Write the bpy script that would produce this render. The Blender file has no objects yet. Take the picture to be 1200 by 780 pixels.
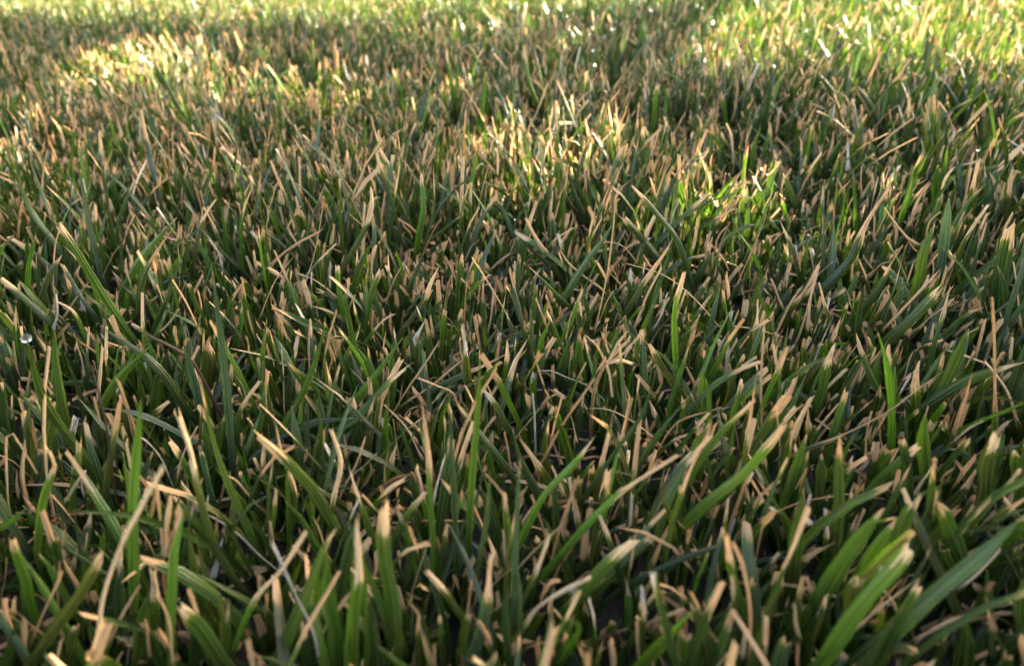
import bpy, math, random
import numpy as np
from mathutils import Matrix, Vector

random.seed(11)
rng = np.random.default_rng(11)
scene = bpy.context.scene

# ------------------------------------------------------------------ camera
CAM = np.array((0.0, 0.0, 0.148))
PITCH, ROLL, FPX = 29.8, -2.5, 857.0           # degrees down, degrees, focal length in px of a 1200 px frame
cam_data = bpy.data.cameras.new('camera')
cam = bpy.data.objects.new('camera', cam_data)
scene.collection.objects.link(cam)
MR = (Matrix.Rotation(math.radians(90 - PITCH), 3, 'X') @ Matrix.Rotation(math.radians(ROLL), 3, 'Z'))
cam.matrix_world = Matrix.Translation(Vector(CAM)) @ MR.to_4x4()
cam_data.sensor_width = 36.0
cam_data.lens = FPX / 1200.0 * 36.0
cam_data.clip_start = 0.01
cam_data.clip_end = 500.0
cam_data.dof.use_dof = True
cam_data.dof.focus_distance = 0.255
cam_data.dof.aperture_fstop = 14.0
cam_data.dof.aperture_blades = 0
scene.camera = cam
R3 = np.array(MR)

# ------------------------------------------------------------------ sky, sun, exposure
SUN_EL, SUN_AZ = 26.0, 62.0                     # azimuth clockwise from the view direction (+Y)
se, sa = math.radians(SUN_EL), math.radians(SUN_AZ)
SUN = np.array((math.sin(sa) * math.cos(se), math.cos(sa) * math.cos(se), math.sin(se)))
world = bpy.data.worlds.new('World'); scene.world = world; world.use_nodes = True
wn = world.node_tree; wn.nodes.clear()
sky = wn.nodes.new('ShaderNodeTexSky'); sky.sky_type = 'NISHITA'; sky.sun_disc = False
sky.sun_elevation = se; sky.sun_rotation = sa
sky.air_density = 1.0; sky.dust_density = 3.0; sky.ozone_density = 0.6
bg = wn.nodes.new('ShaderNodeBackground'); bg.inputs['Strength'].default_value = 0.06
wo = wn.nodes.new('ShaderNodeOutputWorld')
wn.links.new(sky.outputs[0], bg.inputs[0]); wn.links.new(bg.outputs[0], wo.inputs[0])
sd = bpy.data.lights.new('sun', 'SUN'); sd.energy = 4.8; sd.angle = math.radians(0.5); sd.color = (1.0, 0.90, 0.72)
so = bpy.data.objects.new('sun', sd); scene.collection.objects.link(so)
so.rotation_euler = Vector(SUN).to_track_quat('Z', 'Y').to_euler()
so.location = tuple(SUN * 20)
vs = scene.view_settings
vs.view_transform = 'Standard'; vs.look = 'None'; vs.gamma = 1.0; vs.use_curve_mapping = False
vs.exposure = 3.85
vs.use_white_balance = True; vs.white_balance_temperature = 6900; vs.white_balance_tint = 10.0
cy = scene.cycles
cy.max_bounces = 7; cy.diffuse_bounces = 2; cy.glossy_bounces = 3; cy.transmission_bounces = 6; cy.transparent_max_bounces = 4
cy.caustics_reflective = False; cy.caustics_refractive = False
cy.use_denoising = True
cy.sample_clamp_indirect = 4.0

# ------------------------------------------------------------------ pixel <-> world
def ray(px, py):
    d = R3 @ np.array(((px - 600) / FPX, -(py - 390) / FPX, -1.0))
    return d
def on_height(px, py, z):
    d = ray(px, py)
    return CAM + d * ((z - CAM[2]) / d[2])
def on_depth(px, py, Y):
    d = ray(px, py)
    return CAM + d * (Y / d[1])
def project(P):
    q = (np.asarray(P) - CAM) @ R3
    w = -q[..., 2]
    w = np.where(w < 1e-4, 1e-4, w)
    return 600 + FPX * q[..., 0] / w, 390 - FPX * q[..., 1] / w, w

# ------------------------------------------------------------------ tagging
def tag(o, label=None, category=None, group=None, kind=None):
    if label: o['label'] = label
    if category: o['category'] = category
    if group: o['group'] = group
    if kind: o['kind'] = kind
    return o
def link(name, data, parent=None):
    o = bpy.data.objects.new(name, data)
    scene.collection.objects.link(o)
    if parent is not None: o.parent = parent
    return o

# ------------------------------------------------------------------ materials
class NT:
    def __init__(self, name):
        self.m = bpy.data.materials.new(name); self.m.use_nodes = True
        self.t = self.m.node_tree; self.t.nodes.clear()
        self.out = self.t.nodes.new('ShaderNodeOutputMaterial')
    def n(self, kind, **kw):
        x = self.t.nodes.new(kind)
        for k, v in kw.items(): setattr(x, k, v)
        return x
    def put(self, sock, v):
        if isinstance(v, bpy.types.NodeSocket): self.t.links.new(v, sock)
        elif isinstance(v, (tuple, list)) and len(v) == 3 and sock.type == 'RGBA': sock.default_value = (*v, 1)
        else: sock.default_value = v
    def math(self, op, a, b=0.0, c=None, clamp=False):
        x = self.n('ShaderNodeMath', operation=op, use_clamp=clamp)
        self.put(x.inputs[0], a); self.put(x.inputs[1], b)
        if c is not None: self.put(x.inputs[2], c)
        return x.outputs[0]
    def mix(self, f, a, b, blend='MIX'):
        x = self.n('ShaderNodeMix', data_type='RGBA', blend_type=blend)
        self.put(x.inputs[0], f); self.put(x.inputs[6], a); self.put(x.inputs[7], b)
        return x.outputs[2]
    def smooth(self, v, lo, hi):
        x = self.n('ShaderNodeMapRange', interpolation_type='SMOOTHSTEP')
        self.put(x.inputs[0], v); self.put(x.inputs[1], lo); self.put(x.inputs[2], hi)
        return x.outputs[0]
    def noise(self, vec, scale, detail=2.0, rough=0.5):
        x = self.n('ShaderNodeTexNoise'); self.put(x.inputs['Vector'], vec)
        x.inputs['Scale'].default_value = scale; x.inputs['Detail'].default_value = detail
        x.inputs['Roughness'].default_value = rough
        return x.outputs['Fac']

def leaf_material():
    b = NT('grass_leaf')
    st = b.n('ShaderNodeAttribute', attribute_name='st')       # across, along, individual
    sp = b.n('ShaderNodeSeparateXYZ'); b.put(sp.inputs[0], st.outputs['Vector'])
    u, t, rid = sp.outputs
    pr = b.n('ShaderNodeAttribute', attribute_name='prm')      # where the dry tip starts, straw tone, wetness
    pp = b.n('ShaderNodeSeparateXYZ'); b.put(pp.inputs[0], pr.outputs['Vector'])
    start, tone, wet = pp.outputs
    col = b.n('ShaderNodeAttribute', attribute_name='col').outputs['Color']
    co = b.n('ShaderNodeCombineXYZ')
    b.put(co.inputs[0], b.math('MULTIPLY', u, 2.6)); b.put(co.inputs[1], b.math('MULTIPLY', t, 1.4))
    b.put(co.inputs[2], b.math('MULTIPLY', rid, 91.0))
    streak = b.noise(co.outputs[0], 1.6, 3.0, 0.6)
    co2 = b.n('ShaderNodeCombineXYZ')
    b.put(co2.inputs[0], b.math('MULTIPLY', u, 1.3)); b.put(co2.inputs[1], b.math('MULTIPLY', t, 9.0))
    b.put(co2.inputs[2], b.math('MULTIPLY', rid, 57.0))
    blotch = b.noise(co2.outputs[0], 1.0, 3.0, 0.6)
    vein = b.math('SINE', b.math('MULTIPLY', u, 12.0))
    rib = b.math('SUBTRACT', 1.0, b.smooth(b.math('ABSOLUTE', u), 0.05, 0.22))
    # green part
    g = b.mix(b.math('MULTIPLY_ADD', streak, 1.5, -0.35, clamp=True), b.mix(1.0, col, (0.45, 0.48, 0.50), 'MULTIPLY'), b.mix(1.0, col, (1.60, 1.38, 1.30), 'MULTIPLY'))
    g = b.mix(b.math('MULTIPLY_ADD', vein, 0.10, 0.10), g, (0.20, 0.25, 0.09))
    g = b.mix(b.math('MULTIPLY', rib, 0.5), g, b.mix(1.0, col, (0.35, 0.40, 0.45), 'MULTIPLY'))
    g = b.mix(b.math('MULTIPLY', b.smooth(blotch, 0.62, 0.72), 0.35), g, (0.13, 0.11, 0.03))
    # pale sheath at the foot
    foot = b.math('SUBTRACT', 1.0, b.smooth(t, 0.04, 0.26))
    g = b.mix(b.math('MULTIPLY', foot, 0.45), g, (0.075, 0.065, 0.035))
    # dry tip
    e = b.math('ADD', t, b.math('MULTIPLY', b.math('SUBTRACT', streak, 0.5), 0.30))
    e = b.math('ADD', e, b.math('MULTIPLY', b.math('SUBTRACT', blotch, 0.5), 0.16))
    d = b.math('SUBTRACT', e, start)
    yel = b.math('MULTIPLY', b.smooth(d, -0.07, 0.01), b.smooth(rid, 0.1, 0.9))
    dry = b.smooth(d, -0.008, 0.012)
    g = b.mix(b.math('MULTIPLY', yel, 0.62), g, (0.25, 0.21, 0.035))
    straw = b.mix(tone, (0.55, 0.275, 0.100), (0.80, 0.56, 0.300))
    straw = b.mix(b.smooth(tone, 0.97, 1.0), straw, (0.60, 0.53, 0.45))
    straw = b.mix(b.math('MULTIPLY', b.smooth(blotch, 0.50, 0.70), 0.65), straw, (0.26, 0.125, 0.045))
    straw = b.mix(b.math('MULTIPLY_ADD', streak, 1.4, -0.55, clamp=True), straw, (0.86, 0.67, 0.42))
    dark = b.math('SUBTRACT', 1.0, b.smooth(tone, -0.6, -0.2))
    straw = b.mix(dark, straw, b.mix(blotch, (0.035, 0.022, 0.014), (0.13, 0.075, 0.04)))
    c = b.mix(dry, g, straw)
    # relief: parallel veins and wrinkles
    hgt = b.math('ADD', b.math('MULTIPLY', vein, 0.25), b.math('MULTIPLY', streak, 1.0))
    bp = b.n('ShaderNodeBump'); bp.inputs['Strength'].default_value = 0.8; bp.inputs['Distance'].default_value = 0.0004
    b.put(bp.inputs['Height'], hgt)
    p = b.n('ShaderNodeBsdfPrincipled')
    b.put(p.inputs['Base Color'], c)
    b.put(p.inputs['Roughness'], b.math('ADD', b.math('MULTIPLY_ADD', dry, 0.25, 0.32), b.math('MULTIPLY', wet, -0.14)))
    b.put(p.inputs['Specular IOR Level'], b.math('MULTIPLY_ADD', dry, -0.2, 0.5))
    b.put(p.inputs['Normal'], bp.outputs[0])
    tr = b.n('ShaderNodeBsdfTranslucent')
    b.put(tr.inputs['Color'], b.mix(dry, b.mix(1.0, c, (1.55, 1.85, 0.70), 'MULTIPLY'), c))
    mx = b.n('ShaderNodeMixShader')
    b.put(mx.inputs[0], b.math('MULTIPLY_ADD', dry, -0.02, 0.24))
    b.t.links.new(p.outputs[0], mx.inputs[1]); b.t.links.new(tr.outputs[0], mx.inputs[2])
    b.t.links.new(mx.outputs[0], b.out.inputs[0])
    return b.m
M_LEAF = leaf_material()

def soil_material():
    b = NT('soil')
    g = b.n('ShaderNodeNewGeometry').outputs['Position']
    n1 = b.noise(g, 60, 5, 0.6); n2 = b.noise(g, 420, 4, 0.6); n3 = b.noise(g, 3.0, 3)
    c = b.mix(n1, (0.010, 0.008, 0.006), (0.036, 0.026, 0.016))
    c = b.mix(b.smooth(n2, 0.55, 0.75), c, (0.07, 0.048, 0.026))
    # farther than the blades reach, the sheet itself carries the colour of lawn
    q = b.n('ShaderNodeVectorMath', operation='LENGTH'); b.put(q.inputs[0], g)
    sx = b.n('ShaderNodeSeparateXYZ'); b.put(sx.inputs[0], g)
    reach = b.math('MULTIPLY_ADD', b.math('MAXIMUM', sx.outputs[1], 0.0), 0.98, 0.30)
    far = b.math('MAXIMUM', b.smooth(q.outputs['Value'], 4.5, 5.5), b.smooth(b.math('SUBTRACT', b.math('ABSOLUTE', sx.outputs[0]), reach), -0.03, 0.10))
    far = b.math('MAXIMUM', far, b.smooth(b.math('MULTIPLY', sx.outputs[1], -1.0), 0.2, 0.32))
    lawn = b.mix(n3, (0.022, 0.045, 0.008), (0.045, 0.055, 0.014))
    lawn = b.mix(b.smooth(n1, 0.4, 0.7), lawn, (0.075, 0.062, 0.028))
    c = b.mix(far, c, lawn)
    bp = b.n('ShaderNodeBump'); bp.inputs['Strength'].default_value = 1.0; bp.inputs['Distance'].default_value = 0.006
    b.put(bp.inputs['Height'], b.math('ADD', n1, b.math('MULTIPLY', n2, 0.3)))
    p = b.n('ShaderNodeBsdfPrincipled'); b.put(p.inputs['Base Color'], c)
    p.inputs['Roughness'].default_value = 0.9
    b.put(p.inputs['Normal'], bp.outputs[0])
    b.t.links.new(p.outputs[0], b.out.inputs[0])
    return b.m
M_SOIL = soil_material()

def water_material():
    b = NT('dew_water')
    p = b.n('ShaderNodeBsdfPrincipled')
    b.put(p.inputs['Base Color'], (0.98, 0.99, 1.0))
    p.inputs['Roughness'].default_value = 0.03; p.inputs['IOR'].default_value = 1.33
    p.inputs['Transmission Weight'].default_value = 1.0
    b.t.links.new(p.outputs[0], b.out.inputs[0])
    return b.m
M_DEW = water_material()

def bark_material():
    b = NT('bark')
    g = b.n('ShaderNodeTexCoord').outputs['Object']
    n1 = b.noise(g, 14, 5, 0.65)
    c = b.mix(n1, (0.05, 0.035, 0.025), (0.17, 0.13, 0.10))
    bp = b.n('ShaderNodeBump'); bp.inputs['Strength'].default_value = 0.8; bp.inputs['Distance'].default_value = 0.02
    b.put(bp.inputs['Height'], n1)
    p = b.n('ShaderNodeBsdfPrincipled'); b.put(p.inputs['Base Color'], c); p.inputs['Roughness'].default_value = 0.85
    b.put(p.inputs['Normal'], bp.outputs[0]); b.t.links.new(p.outputs[0], b.out.inputs[0])
    return b.m
def shrub_leaf_material():
    b = NT('shrub_leaf')
    g = b.n('ShaderNodeNewGeometry')
    c = b.mix(g.outputs['Random Per Island'], (0.030, 0.065, 0.014), (0.075, 0.12, 0.03))
    p = b.n('ShaderNodeBsdfPrincipled'); b.put(p.inputs['Base Color'], c); p.inputs['Roughness'].default_value = 0.45
    tr = b.n('ShaderNodeBsdfTranslucent'); b.put(tr.inputs['Color'], c)
    mx = b.n('ShaderNodeMixShader'); mx.inputs[0].default_value = 0.15
    b.t.links.new(p.outputs[0], mx.inputs[1]); b.t.links.new(tr.outputs[0], mx.inputs[2])
    b.t.links.new(mx.outputs[0], b.out.inputs[0])
    return b.m

# ------------------------------------------------------------------ ribbons: the shape of every blade
def norm(v):
    return v / np.maximum(np.linalg.norm(v, axis=-1, keepdims=True), 1e-12)

def ribbons(spine, side0, width, curl, twist, taper, point, rag, dryfrac, C):
    """spine (N,R,3); returns verts (N,R,C,3), u (C), t (N,R)"""
    N, R, _ = spine.shape
    t_ = np.linspace(0, 1, R)[None, :]
    wob = (np.sin(t_ * rng.uniform(5, 13, (N, 1)) + rng.uniform(0, 6, (N, 1))) * t_)[..., None] * width[:, None, None] * 0.16
    spine = spine + wob * norm(rng.normal(size=(N, 3)))[:, None, :]
    seg = np.linalg.norm(np.diff(spine, axis=1), axis=2)
    t = np.concatenate([np.zeros((N, 1)), np.cumsum(seg, axis=1)], axis=1)
    t = t / np.maximum(t[:, -1:], 1e-9)
    tan = np.empty_like(spine)
    tan[:, 1:-1] = spine[:, 2:] - spine[:, :-2]; tan[:, 0] = spine[:, 1] - spine[:, 0]; tan[:, -1] = spine[:, -1] - spine[:, -2]
    tan = norm(tan)
    s = side0[:, None, :] - tan * np.sum(side0[:, None, :] * tan, axis=2, keepdims=True)
    s = norm(s); nrm = np.cross(s, tan)
    start = 1 - dryfrac
    dry = np.clip((t - start[:, None] + 0.03) / 0.12, 0, 1)
    ang = twist[:, None] * (t ** 1.5) + dry * twist[:, None] * 0.9
    ca, sa_ = np.cos(ang)[..., None], np.sin(ang)[..., None]
    s, nrm = s * ca + nrm * sa_, nrm * ca - s * sa_
    w = np.minimum(1.0, 0.66 + 1.5 * t) * (1 - taper[:, None] * t ** 2.2)
    w = w * (1 - dry * rng.uniform(0.0, 0.42, (N, 1)))
    w = w * (1 + 0.10 * np.sin(t * rng.uniform(9, 22, (N, 1)) + rng.uniform(0, 6, (N, 1))))
    pt = np.clip((1 - t) / np.maximum(point[:, None], 1e-3), 0, 1) ** 0.75
    w = w * np.where(point[:, None] > 0.005, np.maximum(pt, 0.06), 1.0)
    w = w * width[:, None] * 0.5
    a = np.clip(curl[:, None] * (1 + dry * 0.9), 0.05, 2.8)
    u = np.linspace(-1, 1, C)
    off_s = np.sin(a[..., None] * u) / a[..., None]
    off_n = (1 - np.cos(a[..., None] * u)) / a[..., None] + 0.32 * np.abs(u)
    V = spine[:, :, None, :] + s[:, :, None, :] * (w[..., None] * off_s)[..., None] + nrm[:, :, None, :] * (w[..., None] * off_n)[..., None]
    # torn end: the last ring runs out unevenly
    jag = rng.uniform(-1.1, 0.8, (N, C)) * (rag * width)[:, None]
    V[:, -1] += tan[:, -1][:, None, :] * jag[..., None]
    return V, u, t

def mesh_from_ribbons(name, V, u, t, col, prm, r0=0, r1=None):
    """V (N,R,C,3) -> one mesh of quads with the attributes the leaf material reads"""
    V = V[:, r0:r1]; t = t[:, r0:r1]
    N, R, C, _ = V.shape
    me = bpy.data.meshes.new(name)
    nv = N * R * C
    idx = np.arange(nv, dtype=np.int32).reshape(N, R, C)
    q = np.stack([idx[:, :-1, :-1], idx[:, :-1, 1:], idx[:, 1:, 1:], idx[:, 1:, :-1]], axis=-1).reshape(-1, 4)
    nf = len(q)
    me.vertices.add(nv); me.vertices.foreach_set('co', V.reshape(-1).astype(np.float32))
    me.loops.add(nf * 4); me.loops.foreach_set('vertex_index', q.reshape(-1))
    me.polygons.add(nf); me.polygons.foreach_set('loop_start', np.arange(0, nf * 4, 4, dtype=np.int32))
    me.polygons.foreach_set('use_smooth', np.ones(nf, dtype=bool))
    st = np.empty((N, R, C, 3), np.float32)
    st[..., 0] = u[None, None, :]; st[..., 1] = t[:, :, None]; st[..., 2] = prm[:, 3][:, None, None]
    at = me.attributes.new('st', 'FLOAT_VECTOR', 'POINT'); at.data.foreach_set('vector', st.reshape(-1))
    pv = np.broadcast_to(prm[:, None, None, :3], (N, R, C, 3)).astype(np.float32)
    at = me.attributes.new('prm', 'FLOAT_VECTOR', 'POINT'); at.data.foreach_set('vector', pv.reshape(-1))
    cv = np.ones((N, R, C, 4), np.float32); cv[..., :3] = col[:, None, None, :]
    at = me.attributes.new('col', 'FLOAT_COLOR', 'POINT'); at.data.foreach_set('color', cv.reshape(-1))
    me.materials.append(M_LEAF)
    me.update()
    return me

# colours of living leaf: real-world albedo
GREENS = {'g': (0.041, 0.083, 0.010), 'v': (0.074, 0.155, 0.012), 'b': (0.054, 0.090, 0.052), 'o': (0.054, 0.066, 0.013), 'n': (0.018, 0.042, 0.010)}
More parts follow.
